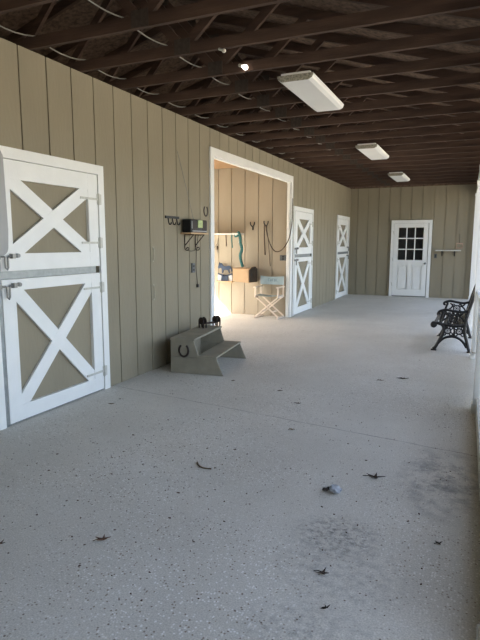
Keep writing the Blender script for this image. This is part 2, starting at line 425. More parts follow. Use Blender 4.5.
# ------------------------------------------------------------------ roof trusses
def make_truss():
    t = thing('roof_truss', '', 'roof truss', (0,0,H))
    z0 = 0; zc = .09
    ch = MB().box(WO-.2, 3.72, -.019, .019, z0+.001, zc).build('bottom_chord', M['timber'], t, local=True)
    for s in (1,-1):
        xe = 3.95 if s > 0 else -3.7
        zt = lambda x: zr(x)-.004-H
        P = [(xe,-.019,zt(xe)),(RIDGE,-.019,zt(RIDGE)),(RIDGE,-.019,zt(RIDGE)-.095),(xe,-.019,zt(xe)-.095)]
        MB().prism(P, (0,.038,0)).build('top_chord', M['timber'], t, local=True)
    for a, b in (((1.09,.05),(1.80,.66)), ((1.09,.05),(RIDGE+.03,1.08)), ((-.89,.05),(-1.60,.66)), ((-.89,.05),(RIDGE-.03,1.08))):
        MB().beam((a[0],.0,a[1]),(b[0],.0,b[1]), .036, .075, up=(0,1,0) and (0,0,1)).build('web', M['timber'], t, local=True)
    for x in (1.09,-.89):
        m = MB(); m.box(x-.075,x+.075,-.0215,-.019,.005,.125); m.box(x-.075,x+.075,.019,.0215,.005,.135); m.build('gusset_plate', M['gusset'], t, local=True)
    m = MB(); m.box(RIDGE-.12,RIDGE+.12,-.0215,-.019,1.00,1.12); m.build('gusset_plate', M['gusset'], t, local=True)
    return t
tr = make_truss()
ORD = ['first','second','third','fourth','fifth','sixth','seventh','eighth','ninth','tenth','eleventh','twelfth','thirteenth','fourteenth','fifteenth','sixteenth','seventeenth','eighteenth','nineteenth','twentieth','twenty-first','twenty-second','twenty-third','twenty-fourth','twenty-fifth','twenty-sixth','twenty-seventh','twenty-eighth','twenty-ninth','thirtieth']
ks = [k for k in range(-2, 20) if 3.485+.611*k < YF-.2]
far = len(ks)
for i, k in enumerate(ks):
    o = tr if i == 0 else copy_tree(tr)
    o.location.y = 3.485+.611*k
    o['label'] = 'dark brown timber roof truss, %s from the far wall' % ORD[far-1-i]
    o['group'] = 'roof trusses over the aisle'

# cables strung between the trusses
def sagline(pts, sag):
    out = []
    for i in range(len(pts)-1):
        a, b = Vector(pts[i]), Vector(pts[i+1])
        for k in range(6):
            t = k/6; p = a.lerp(b, t); p.z -= sag*4*t*(1-t); out.append(p)
    out.append(Vector(pts[-1])); return out
ys = [3.485+.611*k for k in range(-2, 14)]
tag(MB().tube(sagline([(.93,yy,3.16) for yy in ys], .03), .006, 6).build('power_cable', M['cable'], smooth=True), 'white cable looping over the truss chords toward the far wall', 'cable')
tag(MB().tube(sagline([(.06,yy,3.158) for yy in ys], .045), .006, 6).build('power_cable', M['cable'], smooth=True), 'white cable looping along the top of the left wall', 'cable')

# ------------------------------------------------------------------ ceiling lights
def make_light():
    t = thing('ceiling_light', '', 'ceiling light', (0,0,H))
    L = .61; w = .172
    MB().box(-.14,.14,-L+.01,L-.01,-.035,0).build('housing', M['white'], t, local=True)
    prof = [(-w,-.022),(-w,-.035),(-w+.012,-.06),(-w+.045,-.078),(w-.045,-.078),(w-.012,-.06),(w,-.035),(w,-.022)]
    MB().prism([(a,-L+.006,b) for a,b in prof], (0,2*L-.012,0)).build('diffuser', M['diff'], t, local=True)
    for s in (-1,1):
        MB().prism([(a*1.01,s*L-(.006 if s>0 else 0),b*1.01+.001) for a,b in prof], (0,.006,0)).build('end_cap', M['cap'], t, local=True)
    return t
lt = make_light()
for i, (x, y, lb) in enumerate(((1.815,5.49,'white wraparound ceiling light nearest the camera'), (1.745,9.28,'middle white wraparound ceiling light of the row'), (1.69,12.95,'white wraparound ceiling light closest to the far wall'))):
    o = lt if i == 0 else copy_tree(lt)
    o.location = (x,y,H-.001); o['label'] = lb; o['group'] = 'ceiling lights under the trusses'

# bare bulbs on the trusses
def bulb(label, c, lit, s):
    c = Vector(c); t = thing('light_bulb', label, 'light bulb', tuple(c), group='bare bulbs on the trusses')
    d_ = Vector((.75,-.2,-.35)).normalized()
    MB().cyl(c-d_*.05*s, c-d_*.012*s, .014*s, 10).build('socket', M['cream'], t)
    m = MB(); m.tube([c-d_*.014*s, c, c+d_*.016*s, c+d_*.034*s, c+d_*.048*s, c+d_*.056*s], [.010*s,.013*s,.021*s,.025*s,.019*s,.006*s], 12)
    m.build('glass_bulb', M['bulb'] if lit else M['cream'], t, smooth=True)
M['bulb'] = mat('lit_bulb', (.8,.78,.72), .3, .02, 4)
b_ = M['bulb'].node_tree.nodes['Principled BSDF']; b_.inputs['Emission Color'].default_value = (1,.90,.80,1); b_.inputs['Emission Strength'].default_value = 1.2
bulb('small bright bare bulb under a truss left of the nearest ceiling light', (1.387,4.665,3.098), True, 1.0)
bulb('tiny unlit cream bulb higher up the trusses, left of the bright bulb', (1.474,4.050,3.036), False, .7)

# ------------------------------------------------------------------ step stool (mounting block)
st = thing('step_stool', 'grey-tan two-step wooden mounting stool against the left wall', 'step stool', (.261,5.157,0), math.radians(8.0))
LS = .99
prof = [(0,0),(.64,0),(.555,.20),(.345,.20),(.285,.39),(0,.39)]
for yy in (0, LS-.022): MB().prism([(a,yy,b) for a,b in prof[:2]+[(.556,.197),(0,.197)]], (0,.022,0)).prism([(a,yy,b) for a,b in ((0,.2),(.345,.2),(.285,.39),(0,.39))], (0,.022,0)).build('side_panel', M['stool'], st, local=True, bevel=.002)
MB().box(-.005,.300,-.012,LS+.012,.390,.414).build('upper_tread', M['stool'], st, local=True, bevel=.004)
MB().box(.335,.565,-.006,LS+.006,.200,.222).build('lower_tread', M['stool'], st, local=True, bevel=.004)
MB().box(.0,.016,.023,LS-.023,.0,.388).build('back_panel', M['stool'], st, local=True)
MB().box(.02,.055,.47,.505,.0,.388).build('brace', M['stool'], st, local=True)
def shoe_path(c, r, ax, ay, n=16):
    """open horseshoe, gap towards +ay"""
    c, ax, ay = Vector(c), Vector(ax), Vector(ay)
    P = []
    for i in range(n+1):
        a = math.radians(125)+(math.radians(415)-math.radians(125))*i/n
        P.append(c + ax*(r*.86*math.cos(a)) + ay*(r*1.08*math.sin(a)))
    return P
def horseshoe(name, mat_, c, r, ax, ay, nrm, label, group='horseshoes', parent=None):
    m = MB(); m.tube(shoe_path(c, r, ax, ay), r*.17, 8, flat=(nrm, .6))
    o = m.build(name, mat_, parent, smooth=True)
    if label: tag(o, label, 'horseshoe', group)
    return o
# horseshoe fixed on the stool's near side
Rz = Matrix.Rotation(math.radians(8.0),4,'Z'); T = Matrix.Translation((.261,5.157,0)) @ Rz
horseshoe('horseshoe', M['rust'], T @ Vector((.168,-.013,.275)), .066, Rz @ Vector((1,0,0)), (0,0,1), tuple(Rz @ Vector((0,1,0))), 'brown horseshoe fixed to the near side of the step stool')
# boot scraper made of horseshoes standing on the upper tread
bs = thing('boot_scraper', 'brown iron boot scraper of upright horseshoes standing on the step stool', 'boot scraper', tuple(T @ Vector((.175,.87,.4145))), math.radians(68))
bs.scale = (1.35,1.2,1.22)
m = MB(); m.beam((-.10,0,.045),(.10,0,.045),.014,.022); m.build('scraper_bar', M['rust'], bs, local=True)
for sx in (-1,1):
    for off in (0,.035):
        m = MB(); c = Vector((sx*(.105-off),0,.07))
        m.tube([c+Vector((0,-.032,-.067)), c+Vector((0,-.037,-.02))]+arc(c, .038, PI, 0, 10, (0,1,0), (0,0,1))+[c+Vector((0,.037,-.02)), c+Vector((0,.032,-.067))], .009, 8, flat=((1,0,0),.6))
        m.build('upright_horseshoe', M['rust'], bs, local=True, smooth=True)
        m = MB(); m.cyl(c+Vector((-.004,0,0)), c+Vector((.004,0,0)), .030, 12); m.build('round_plate', M['rust'], bs, local=True)

# ------------------------------------------------------------------ left wall fittings
hs = horseshoe('horseshoe', M['rust'], (.005,6.545,1.935), .062, (0,1,0), (0,0,1), (1,0,0), 'dark horseshoe hanging on the left wall above the radio')
hr = thing('hook_rack', 'small dark rack with three hooks on the wall left of the radio', 'hook rack', (0,5.655,1.81))
MB().box(.001,.016,5.50,5.81,1.795,1.825).build('rail', M['iron'], hr)
for yy in (5.555,5.655,5.755):
    m = MB(); m.tube(spline([(.012,yy,1.80),(.018,yy,1.755),(.03,yy,1.725),(.05,yy,1.728),(.056,yy,1.75)],5), .007, 7)
    m.build('hook', M['iron'], hr, smooth=True)
# shelf with scroll brackets and radio
sh = thing('wall_shelf', 'small wooden shelf on iron scroll brackets under the radio', 'shelf', (0,6.09,1.60))
MB().box(-.002,.16,5.855,6.32,1.612,1.632).build('board', M['tanwood'], sh)
for yy in (5.955,6.235):
    m = MB(); m.tube([(.008,yy,1.61),(.008,yy,1.44)], .006, 7)
    m.tube([(.008,yy,1.605),(.145,yy,1.605)], .006, 7); m.tube([(.135,yy,1.602),(.012,yy,1.47)], .006, 7)
    m.tube([Vector((.045,yy,1.43))+Vector((-.036*math.cos(a*.6),0,-.030*math.sin(a*.6)))*(1-a/14) for a in range(0,12)], .006, 7)
    m.build('bracket', M['rust'], sh, smooth=True)
m = MB(); m.tube(spline([(.02,5.96,1.43),(.03,6.03,1.40),(.03,6.15,1.40),(.02,6.23,1.43)],6), .004, 6); m.build('cross_rod', M['rust'], sh, smooth=True)
rd = thing('radio', 'black portable radio with green label standing on the small wall shelf', 'radio', (.09,6.085,1.633))
MB().box(.02,.150,5.865,6.305,1.6335,1.797).build('case', M['plastic'], rd, bevel=.015)
for y0, y1 in ((5.90,6.03),(6.18,6.29)):
    MB().box(.1485,.154,y0,y1,1.665,1.785).build('speaker_grille', M['speaker'], rd, bevel=.002)
MB().box(.148,.156,6.045,6.17,1.695,1.79).build('front_label', M['display'], rd)
MB().box(.1482,.1565,5.882,5.895,1.68,1.775).build('trim_strip', M['silver'], rd)
MB().box(.148,.157,5.90,6.28,1.643,1.657).build('button_row', M['silver'], rd)
MB().tube([(.05,6.12,1.79),(.035,5.98,2.15),(.012,5.79,2.62)], .0028, 6).build('antenna', M['steel'], rd)
MB().tube(spline([(.03,6.295,1.66),(.015,6.26,1.45),(.012,6.24,1.2),(.014,6.26,1.02),(.012,6.28,.945)],8), .004, 6).build('power_cord', M['cord'], rd, smooth=True)
MB().box(.001,.024,6.262,6.298,.905,.948).build('plug', M['plastic'], rd)
def outlet(label, x0,x1,y0,y1,z0,z1, nrm):
    t = thing('wall_outlet', label, 'outlet', ((x0+x1)/2,(y0+y1)/2,z0), group='grey outlets')
    MB().box(x0,x1,y0,y1,z0,z1).build('cover_plate', M['outlet'], t, bevel=.003)
    for q in (.3,.7):
        zc = z0+(z1-z0)*q
        if nrm == 'x': MB().box(x1-.004,x1+.003,(y0+y1)/2-.017,(y0+y1)/2+.017,zc-.014,zc+.014).build('socket', M['plastic'], t)
        else: MB().box((x0+x1)/2-.017,(x0+x1)/2+.017,y0-.003,y0+.004,zc-.014,zc+.014).build('socket', M['plastic'], t)
outlet('grey outlet on the left wall below the radio shelf', 0,.02,6.125,6.20,1.11,1.235,'x')
outlet('grey outlet on the passage wall above the folding chair', -.215,-.075,10.175,10.2,1.15,1.26,'y')
outlet('small grey outlet on the far wall beside the entry door', 2.36,2.43,YF-.02,YF,1.10,1.22,'y')
for z0, z1, lb in ((1.29,1.45,'slim metal pull handle on left wall, upper of the two'), (.845,1.01,'slim metal pull handle on left wall, lower of the two')):
    t = thing('pull_handle', lb, 'handle', (0,5.222,z0), group='slim pulls on the left wall')
    MB().tube([(.0,5.222,z0+.012),(.014,5.222,z0+.012),(.016,5.222,z0+.03),(.016,5.222,z1-.03),(.014,5.222,z1-.012),(0,5.222,z1-.012)], .005, 7).build('bar', M['pull'], t, smooth=True)
    for z in (z0,z1): MB().box(.0005,.006,5.214,5.230,z-.010,z+.010).build('mount_plate', M['pull'], t)
# grey rounded panel hung beside the near door
gp = thing('grey_board', 'flat grey board with rounded lower corner at the left edge before the near stall door', 'board', (.14,2.7,1.41))
P = [(.11,1.95,1.40)]+[tuple(Vector((.11,3.025-.07,1.465))+Vector((0,math.cos(a),math.sin(a)))*.065) for a in [(-PI/2)+PI/2*i/8 for i in range(9)]]+[(.11,3.029,1.6),(.11,3.02,2.15),(.11,2.995,2.19),(.11,2.0,2.21)]
MB().prism(P, (.03,0,0)).build('sheet', M['greyp'], gp, bevel=.006)
for z in (1.55,2.05):
    MB().box(0,.115,2.55,2.58,z-.015,z+.015).build('hanger_arm', M['steel'], gp)

# ------------------------------------------------------------------ passage: shelf, hanging tack, horse, box, chair
WY = 10.2
sf = thing('wall_shelf', 'white wooden shelf on the passage wall with tack hanging below it', 'shelf', (-1.6,WY,1.66))
MB().box(-2.3,-1.02,WY-.26,WY,1.675,1.70).build('board', M['white'], sf)
for x in (-2.0,-1.12): m = MB(); m.box(x-.012,x+.012,WY-.2,WY,1.655,1.6745); m.box(x-.012,x+.012,WY-.02,WY,1.50,1.655); m.build('bracket', M['white'], sf)
def strap(name, label, pts, w, mat_, cat, group=None, th=.004):
    P = [Vector(p) for p in pts]; m = MB(); m.tube(P, [w]*len(P), 8, flat=((0,1,0), .35)); return tag(m.build(name, mat_, smooth=True), label, cat, group)
ry = WY-.17
strap('teal_lead_rope', 'teal lead rope bunched over the shelf end and hanging to the wall box', spline([(-1.16,ry,1.65),(-1.09,ry-.01,1.66),(-1.04,ry-.075,1.712),(-1.00,ry-.085,1.64),(-.985,ry-.09,1.50),(-.955,ry-.09,1.38),(-.99,ry-.09,1.25),(-.965,ry-.10,1.12),(-.93,ry-.10,1.015)],6), .032, M['teal'], 'rope')
strap('strap', 'short teal strap hanging under the shelf beside the lead rope', spline([(-1.225,ry,1.676),(-1.225,ry,1.55),(-1.21,ry,1.40)],5), .014, M['teal'], 'strap', 'straps under the shelf')
strap('strap', 'dark narrow strap hanging below the middle of the shelf', spline([(-1.44,WY-.006,1.676),(-1.435,WY-.006,1.58),(-1.43,WY-.004,1.43)],5), [.012][0], M['leather'], 'strap', 'straps under the shelf')
tag(MB().tube(spline([(-1.60,WY-.04,1.60),(-1.62,WY-.04,1.50),(-1.70,WY-.04,1.40),(-1.82,WY-.04,1.34)],6), .005, 6).build('cord', M['cord'], smooth=True), 'thin dark cord curving under the left of the shelf', 'cord')
hk = thing('hoof_pick', 'small dark hoof pick hanging on the wall above the blue rocking horse', 'hoof pick', (-1.64,WY,1.29))
MB().tube([(-1.64,WY-.0135,1.36),(-1.64,WY-.0135,1.44)], .014, 8).build('handle', M['leather'], hk, smooth=True)
MB().tube([(-1.64,WY-.015,1.365),(-1.64,WY-.015,1.31),(-1.625,WY-.03,1.295)], .006, 7).build('pick', M['steel'], hk, smooth=True)
# rocking horse plaque on a little ledge
rh = thing('rocking_horse', 'blue wooden rocking horse figure on a small tan wall ledge', 'figurine', (-1.45,WY,.68))
hw, hx, hz = .34, -1.605, .70
def hp(u, v): return (hx+u*hw, WY-.075, hz+v*.40)
body = [(.30,.52),(.27,.66),(.20,.70),(.06,.64),(.02,.70),(.05,.80),(.10,.92),(.13,1.0),(.17,.93),(.26,.95),(.34,.86),(.42,.80),(.60,.78),(.74,.82),(.86,.80),(.96,.68),(.99,.54),(.94,.50),(.90,.62),(.84,.68),(.82,.60),(.86,.46),(.80,.42),(.70,.58),(.56,.60),(.42,.58),(.36,.42),(.30,.40)]
MB().prism([hp(*q) for q in body], (0,.022,0)).build('horse_body', M['blue'], rh)
top = [hp(.02+.98*i/12, .42-.10*math.sin(PI*i/12)) for i in range(13)]
MB().prism(top+[hp(1.0,.34)]+[hp(1.0-.98*i/12, .36-.11*math.sin(PI*i/12)) for i in range(13)], (0,.024,0)).build('rocker', M['blue'], rh)
MB().box(hx,hx+hw,WY-.06,WY-.03,hz,hz+.125).build('pale_base', M['blueb'], rh)
MB().prism([hp(.24,.0),hp(.76,.0),hp(.72,.26),hp(.62,.31),(hp(.38,.31)),hp(.28,.26)], (0,.012,0)).build('blue_panel', M['blue'], rh)
MB().box(hx-.02,hx+hw+.02,WY-.13,WY+.002,hz-.022,hz-.0005).build('ledge', M['tanwood'], rh)
# wall box
wb = thing('wall_box', 'tan wooden box, shaded end coloured dark brown, mounted on the passage wall', 'box', (-.92,WY,.72))
MB().prism([(-1.09,9.80,.725),(-.745,9.80,.70),(-.745,9.80,.965),(-1.09,9.80,.975)], (0,.39,0)).build('box_body', M['tanwood'], wb, bevel=.004)
m = MB(); m.prism([(-.743,9.815,.71),(-.743,10.19,.70),(-.743,10.19,.97),(-.743,10.10,1.02),(-.743,9.95,1.015),(-.743,9.815,.955)], (.03,0,0)); e_ = m.build('shaded_end', M['brown'], wb, bevel=.003)  # end coloured dark to stand in for the box's shaded side
m = MB(); m.cyl((-.713,9.88,.86),(-.708,9.88,.86),.03,16); m.build('dark_hole_disc', M['iron'], e_)  # solid black disc for the dark inside of the hole
MB().prism([(-1.10,9.79,.976),(-.735,9.79,.966),(-.735,9.79,.984),(-1.10,9.79,.994)], (0,.40,0)).build('lid', M['tanwood'], wb)
# bridle hooks
def yhook(label, x, z):
    t = thing('bridle_hook', label, 'hook', (x,WY,z-.1), group='dark forked bridle hooks')
    MB().tube(spline([(x-.045,WY-.03,z+.06),(x-.04,WY-.035,z+.01),(x,WY-.03,z-.035),(x+.04,WY-.035,z+.01),(x+.045,WY-.03,z+.06)],6), .011, 8).build('fork', M['iron'], t, smooth=True)
    MB().tube([(x,WY-.012,z-.02),(x,WY-.012,z-.10)], .013, 8).build('shank', M['iron'], t, smooth=True)
    MB().tube([(x,WY-.001,z-.03),(x,WY-.035,z-.03)], .01, 8).build('stud', M['iron'], t, smooth=True)
yhook('dark forked bridle hook with nothing on it', -.82, 1.87)
yhook('dark forked bridle hook holding straps and the long rope', -.52, 1.885)
strap('leather_strap', 'shorter brown leather strap hanging from the right bridle hook', spline([(-.545,WY-.056,1.86),(-.55,WY-.04,1.6),(-.545,WY-.004,1.26)],6), .012, M['leather'], 'strap', 'straps on the bridle hook')
strap('leather_strap', 'longer thin brown strap hanging from the right bridle hook', spline([(-.50,WY-.045,1.84),(-.46,WY-.04,1.5),(-.43,WY-.003,1.03)],6), .007, M['leather'], 'strap', 'straps on the bridle hook')
tag(MB().tube(spline([(-.52,WY-.055,1.85),(-.47,10.12,1.66),(-.36,10.06,1.43),(-.22,10.0,1.33),(-.08,10.0,1.40),(.02,10.05,1.60),(.045,10.13,1.90),(.035,10.18,2.15),(.029,10.20,2.38)],8), .009, 7).build('rope', M['leather'], smooth=True),
    'brown rope looping from the bridle hook to the right door casing', 'rope')
tag(MB().tube([(-1.68,8.9,2.60),(-1.68,8.9,3.03)], .02, 8).build('hanging_chain', M['rust'], smooth=True), 'short dark chain hanging from the orange passage ceiling', 'chain')

# director's chair
dc = thing('director_chair', 'white folding director chair with pale blue canvas back against the passage wall', 'chair', (-.33,9.75,0))
cx0, cx1, cy0, cy1 = -.58, -.10, 9.75, 10.12
W = .026
def bar(n, a, b, w=W, h=W, up=(0,1,0), mt='chairw'): return MB().beam(a, b, w, h, up).build(n, M[mt], dc, bevel=.002)
for yy in (cy0+.03, cy1-.03):
    bar('crossed_leg', (cx0,yy-.014,.035), (cx1-.01,yy-.014,.425)); bar('crossed_leg', (cx1,yy+.014,.035), (cx0+.01,yy+.014,.425))
for xx in (cx0, cx1):
    bar('foot_rail', (xx,cy0-.02,.018), (xx,cy1+.02,.018), up=(0,0,1), h=.034)
    bar('seat_rail', (xx,cy0,.44), (xx,cy1,.44), up=(0,0,1), h=.04)
    bar('arm_post', (xx,cy0+.02,.44), (xx,cy0+.02,.62)); bar('back_post', (xx,cy1-.03,.44), (xx,cy1-.03,.835))
    bar('armrest', (xx,cy0-.03,.628), (xx,cy1,.628), w=.05, h=.018, up=(0,0,1))
bar('stretcher', (cx0+.12,cy0+.04,.14), (cx0+.12,cy1-.04,.14), up=(0,0,1)); bar('stretcher', (cx1-.12,cy0+.04,.14), (cx1-.12,cy1-.04,.14), up=(0,0,1))
m = MB(); n = 10
for i in range(n):
    a, b = i/n, (i+1)/n; za, zb = .462-.02*math.sin(PI*a), .462-.02*math.sin(PI*b)
    xa, xb = cx0+(cx1-cx0)*a, cx0+(cx1-cx0)*b
    m.prism([(xa,cy0+.01,za),(xb,cy0+.01,zb),(xb,cy0+.01,zb+.004),(xa,cy0+.01,za+.004)], (0,.33,0))
m.build('canvas_seat', M['seatc'], dc)
m = MB(); yb0 = cy1-.045
bk = lambda u: yb0+.022*math.sin(PI*u)
top_ = lambda u: .84-.018*math.sin(PI*u)
for i in range(n):
    a, b = i/n, (i+1)/n; xa, xb = cx0-.012+(cx1-cx0+.024)*a, cx0-.012+(cx1-cx0+.024)*b
    m.prism([(xa,bk(a)-.004,.665),(xb,bk(b)-.004,.665),(xb,bk(b)-.004,top_(b)),(xa,bk(a)-.004,top_(a))], (0,.004,0))
cb = m.build('canvas_back', M['canvas'], dc)
# faded, unreadable strokes of lettering on the canvas
m = MB()
for u, kind in ((.34,0),(.43,1),(.53,2),(.62,1),(.71,0)):
    xc = cx0+(cx1-cx0)*u; yy = bk(u)-.0055
    m.box(xc-.015,xc-.007,yy,yy+.0015,0.730,0.785)
    if kind != 1: m.box(xc-.007,xc+.013,yy,yy+.0015,0.777,0.785)
    if kind != 2: m.box(xc-.007,xc+.011,yy,yy+.0015,0.730,0.738)
    if kind == 1: m.box(xc+.008,xc+.015,yy,yy+.0015,0.730,0.785)
m.build('lettering', M['ink'], cb)

# ------------------------------------------------------------------ far wall shelf and frame
fs = thing('wall_shelf', 'pale narrow shelf on the far wall right of the entry door', 'shelf', (2.72,YF,1.30))
MB().box(2.40,3.04,YF-.20,YF,1.30,1.325).build('board', M['cream'], fs, bevel=.003)
for x in (2.56,2.88): m = MB(); m.box(x-.012,x+.012,YF-.16,YF,1.282,1.2995); m.box(x-.012,x+.012,YF-.018,YF,1.16,1.285); m.beam((x,YF-.13,1.285),(x,YF-.012,1.185),.012,.012); m.build('bracket', M['iron'], fs)
wf = thing('wall_frame', 'small pinkish wire frame hung on the far wall above the shelf', 'frame', (2.99,YF,1.38))
MB().tube([(2.91,YF-.012,1.385),(3.06,YF-.012,1.385),(3.07,YF-.012,1.50),(2.92,YF-.012,1.51)], .013, 7, closed=True).build('loop', M['pink'], wf)
MB().tube([(2.99,YF-.008,1.505),(2.985,YF-.006,1.76)], .005, 6).build('hanging_wire', M['cord'], wf)

# ------------------------------------------------------------------ cast iron bench
bn = thing('park_bench', 'black cast-iron park bench with scrolled ends against the open side', 'bench', (3.2,8.46,0))
Y0, Y1 = 7.84, 9.09
def end_frame(y):
    F = ((0,1,0), 1.7)
    m = MB(); Q = lambda pts, n=6: spline([(a,y,b) for a,b in pts], n)
    m.tube(Q([(2.955,.02),(2.985,.05),(3.03,.15),(3.075,.25),(3.08,.33),(3.05,.375),(2.985,.395)]), .022, 8, flat=F)          # front leg
    m.tube(Q([(3.435,.012),(3.415,.05),(3.385,.16),(3.355,.27),(3.35,.38),(3.375,.52),(3.42,.70),(3.465,.86),(3.485,.93)]), .022, 8, flat=F)  # rear leg into back
    m.tube(Q([(3.005,.09),(3.07,.165),(3.13,.20),(3.195,.212),(3.26,.20),(3.33,.155),(3.39,.07)]), .017, 8, flat=F)      # arch
    m.tube(Q([(2.985,.398),(3.08,.375),(3.2,.36),(3.30,.365),(3.36,.40)]), .019, 8, flat=F)                              # seat bearer
    m.tube([Vector((2.955,y,.372))+Vector((math.cos(a),0,math.sin(a)))*(.034*(1-i/26)) for i, a in enumerate([PI*.6+i*.42 for i in range(20)])], .017, 8, flat=F)   # seat front scroll
    m.ball((2.945,y,.368),.046,(1,.9,1)); m.box(2.925,3.0,y-.022,y+.022,0,.018); m.box(3.395,3.465,y-.022,y+.022,0,.018)
    return m
def end_parts(y):
    F = ((0,1,0), 1.7)
    e = end_frame(y).build('end_frame', M['iron'], bn, smooth=True)
    Q = lambda pts, n=6: spline([(a,y,b) for a,b in pts], n)
    m = MB(); m.tube(Q([(3.045,.385),(3.03,.44),(3.045,.50),(3.06,.545),(3.03,.567),(3.005,.548),(3.012,.525),(3.03,.53)]), .017, 8, flat=F)
    m.tube(Q([(3.03,.567),(3.10,.585),(3.20,.57),(3.30,.56),(3.40,.585)]), .019, 8, flat=F); m.build('armrest', M['iron'], e, smooth=True)
    def rosette(c, r, name='scrollwork'):
        m = MB(); c = Vector((c[0],y,c[1]))
        m.tube([c+Vector((math.cos(a),0,math.sin(a)))*r for a in [2*PI*i/16 for i in range(16)]], .010, 7, closed=True, flat=F)
        for i in range(8):
            a = 2*PI*i/8+.2; d_ = Vector((math.cos(a),0,math.sin(a)))
            m.ball(c+d_*r*.55, r*.17, (1,.6,1), 8, 6)
        m.ball(c, r*.28, (1,.8,1), 8, 6)
        for a in (.8,2.35,3.95,5.5):
            d_ = Vector((math.cos(a),0,math.sin(a))); p = c+d_*(r+.022); m.tube([p+Vector((math.cos(t),0,math.sin(t)))*.02 for t in [2*PI*i/10 for i in range(10)]], .009, 6, closed=True, flat=F)
        m.build(name, M['iron'], e, smooth=True)
    rosette((3.135,.29),.040); rosette((3.285,.29),.040); rosette((3.20,.468),.050)
    m = MB()
    for a, b in (((3.06,.43),(3.15,.52)),((3.34,.42),(3.25,.53)),((3.21,.212),(3.21,.36)),((3.10,.55),(3.14,.50)),((3.32,.55),(3.26,.50))): m.tube([(a[0],y,a[1]),((a[0]+b[0])/2+.012,y,(a[1]+b[1])/2),(b[0],y,b[1])], .012, 7, flat=F)
    m.build('scroll_bars', M['iron'], e, smooth=True)
    m = MB(); m.tube([Vector((3.485,y,.945))+Vector((math.cos(a),0,math.sin(a)))*(.030*(1-i/24)) for i, a in enumerate([i*.45-.5 for i in range(18)])], .009, 7, flat=F); m.build('top_scroll', M['iron'], e, smooth=True)
end_parts(Y0); end_parts(Y1)
for x, z, t in ((2.975,.412,-.25),(3.035,.405,-.12),(3.095,.394,-.1),(3.155,.386,-.06),(3.215,.382,0),(3.275,.384,.08),(3.325,.395,.25)):
    Mx = Matrix.Translation((x,(Y0+Y1)/2,z)) @ Matrix.Rotation(-t,4,'Y')
    m = MB(); m.box(-.024,.024,-.66,.66,-.009,.009,0,Mx); m.build('seat_slat', M['slat'], bn, bevel=.004)
for i, z in enumerate((.47,.535,.60,.775,.84)):
    x = 3.345+(z-.40)*.255; Mx = Matrix.Translation((x,(Y0+Y1)/2,z)) @ Matrix.Rotation(math.radians(15),4,'Y')
    m = MB(); m.box(-.009,.009,-.66,.66,-.027,.027,0,Mx); m.build('back_slat', M['slat'], bn, bevel=.004)
# pierced centre panel of the back
m = MB(); F2 = ((1,0,0), 1.4)
def bkp(y, z): return Vector((3.345+(z-.40)*.255, y, z))
for k in range(9):
    yc = Y0+.10+(Y1-Y0-.2)*k/8
    m.tube([bkp(yc+.05*math.cos(a), .682+.055*math.sin(a)) for a in [2*PI*i/14 for i in range(14)]], .007, 6, closed=True, flat=F2)
    m.tube([bkp(yc+.02*math.cos(a), .682+.025*math.sin(a)) for a in [2*PI*i/10 for i in range(10)]], .007, 6, closed=True, flat=F2)
m.tube([bkp(Y0,.625),bkp(Y1,.625)], .009, 7); m.tube([bkp(Y0,.74),bkp(Y1,.74)], .009, 7)
m.build('pierced_panel', M['iron'], bn, smooth=True)
m = MB(); P = [bkp(Y0+(Y1-Y0)*i/20, .915+.05*math.sin(PI*i/20)) for i in range(21)]; m.tube(P, .012, 8)
m.build('crest_rail', M['iron'], bn, smooth=True)

# ------------------------------------------------------------------ things dropped on the floor
def dry_leaf(label, x, y, s, rot, mt, lobes=5, seed=0, cat='leaf', name='dry_leaf', group='dry leaves on the floor'):
    rnd = random.Random(seed); o = thing(name, label, cat, (x,y,0), rot, group)
    m = MB(); c = m.bm.verts.new((0,0,.010)); ring = []; n = lobes*2
    for i in range(n):
        a = 2*PI*i/n+rnd.uniform(-.15,.15); r = s*(rnd.uniform(.75,1.15) if i % 2 == 0 else rnd.uniform(.22,.36))
        ring.append(m.bm.verts.new((r*math.cos(a), .8*r*math.sin(a), rnd.uniform(.004,.022) if i % 2 == 0 else .008)))
    fs_ = [m.bm.faces.new((c, ring[i], ring[(i+1)%n])) for i in range(n)]
    ex = bmesh.ops.extrude_face_region(m.bm, geom=fs_)
    bmesh.ops.translate(m.bm, vec=(0,0,-.003), verts=[v for v in ex['geom'] if isinstance(v, bmesh.types.BMVert)])
    m.build('blade', M[mt], o, local=True)
    MB().tube([(0,0,.009),(-s*.6,s*.2,.008),(-s*1.2,s*.28,.003)], .0022, 5).build('stalk', M[mt], o, local=True)
    return o
dry_leaf('dark star-shaped dry leaf on the floor right of the pale crumpled one', 2.93, 3.30, .062, .3, 'leafd', 5, 1)
dry_leaf('brown cross-shaped dry leaf at lower left of the floor', 1.795, 1.995, .042, .9, 'leafb', 5, 3)
dry_leaf('dark curled dry leaf near the lower right floor stain', 2.89, 2.185, .035, .2, 'leafd', 5, 4)
dry_leaf('dark dry leaf on the floor to the left of the bench front', 2.775, 5.98, .060, .1, 'leafd', 6, 5)
dry_leaf('small tan leaf beside the dark one before the bench', 2.56, 5.79, .032, .1, 'leaft', 4, 6)
dry_leaf('small dark leaf in mid floor near the concrete joint', 1.99, 4.606, .036, .1, 'leafd', 4, 7)
dry_leaf('tiny brown leaf on the floor in front of the step stool', 1.69, 4.95, .024, .6, 'leafb', 4, 8)
dry_leaf('small brown leaf lying just past the concrete joint', 2.16, 3.92, .024, .6, 'leaft', 4, 9)
dry_leaf('dark little leaf near the right edge of the floor', 3.36, 2.66, .020, .6, 'leafd', 4, 10)
dry_leaf('dark leaf at the bottom of the floor below the stain', 2.965, 1.96, .018, .6, 'leafd', 4, 11)
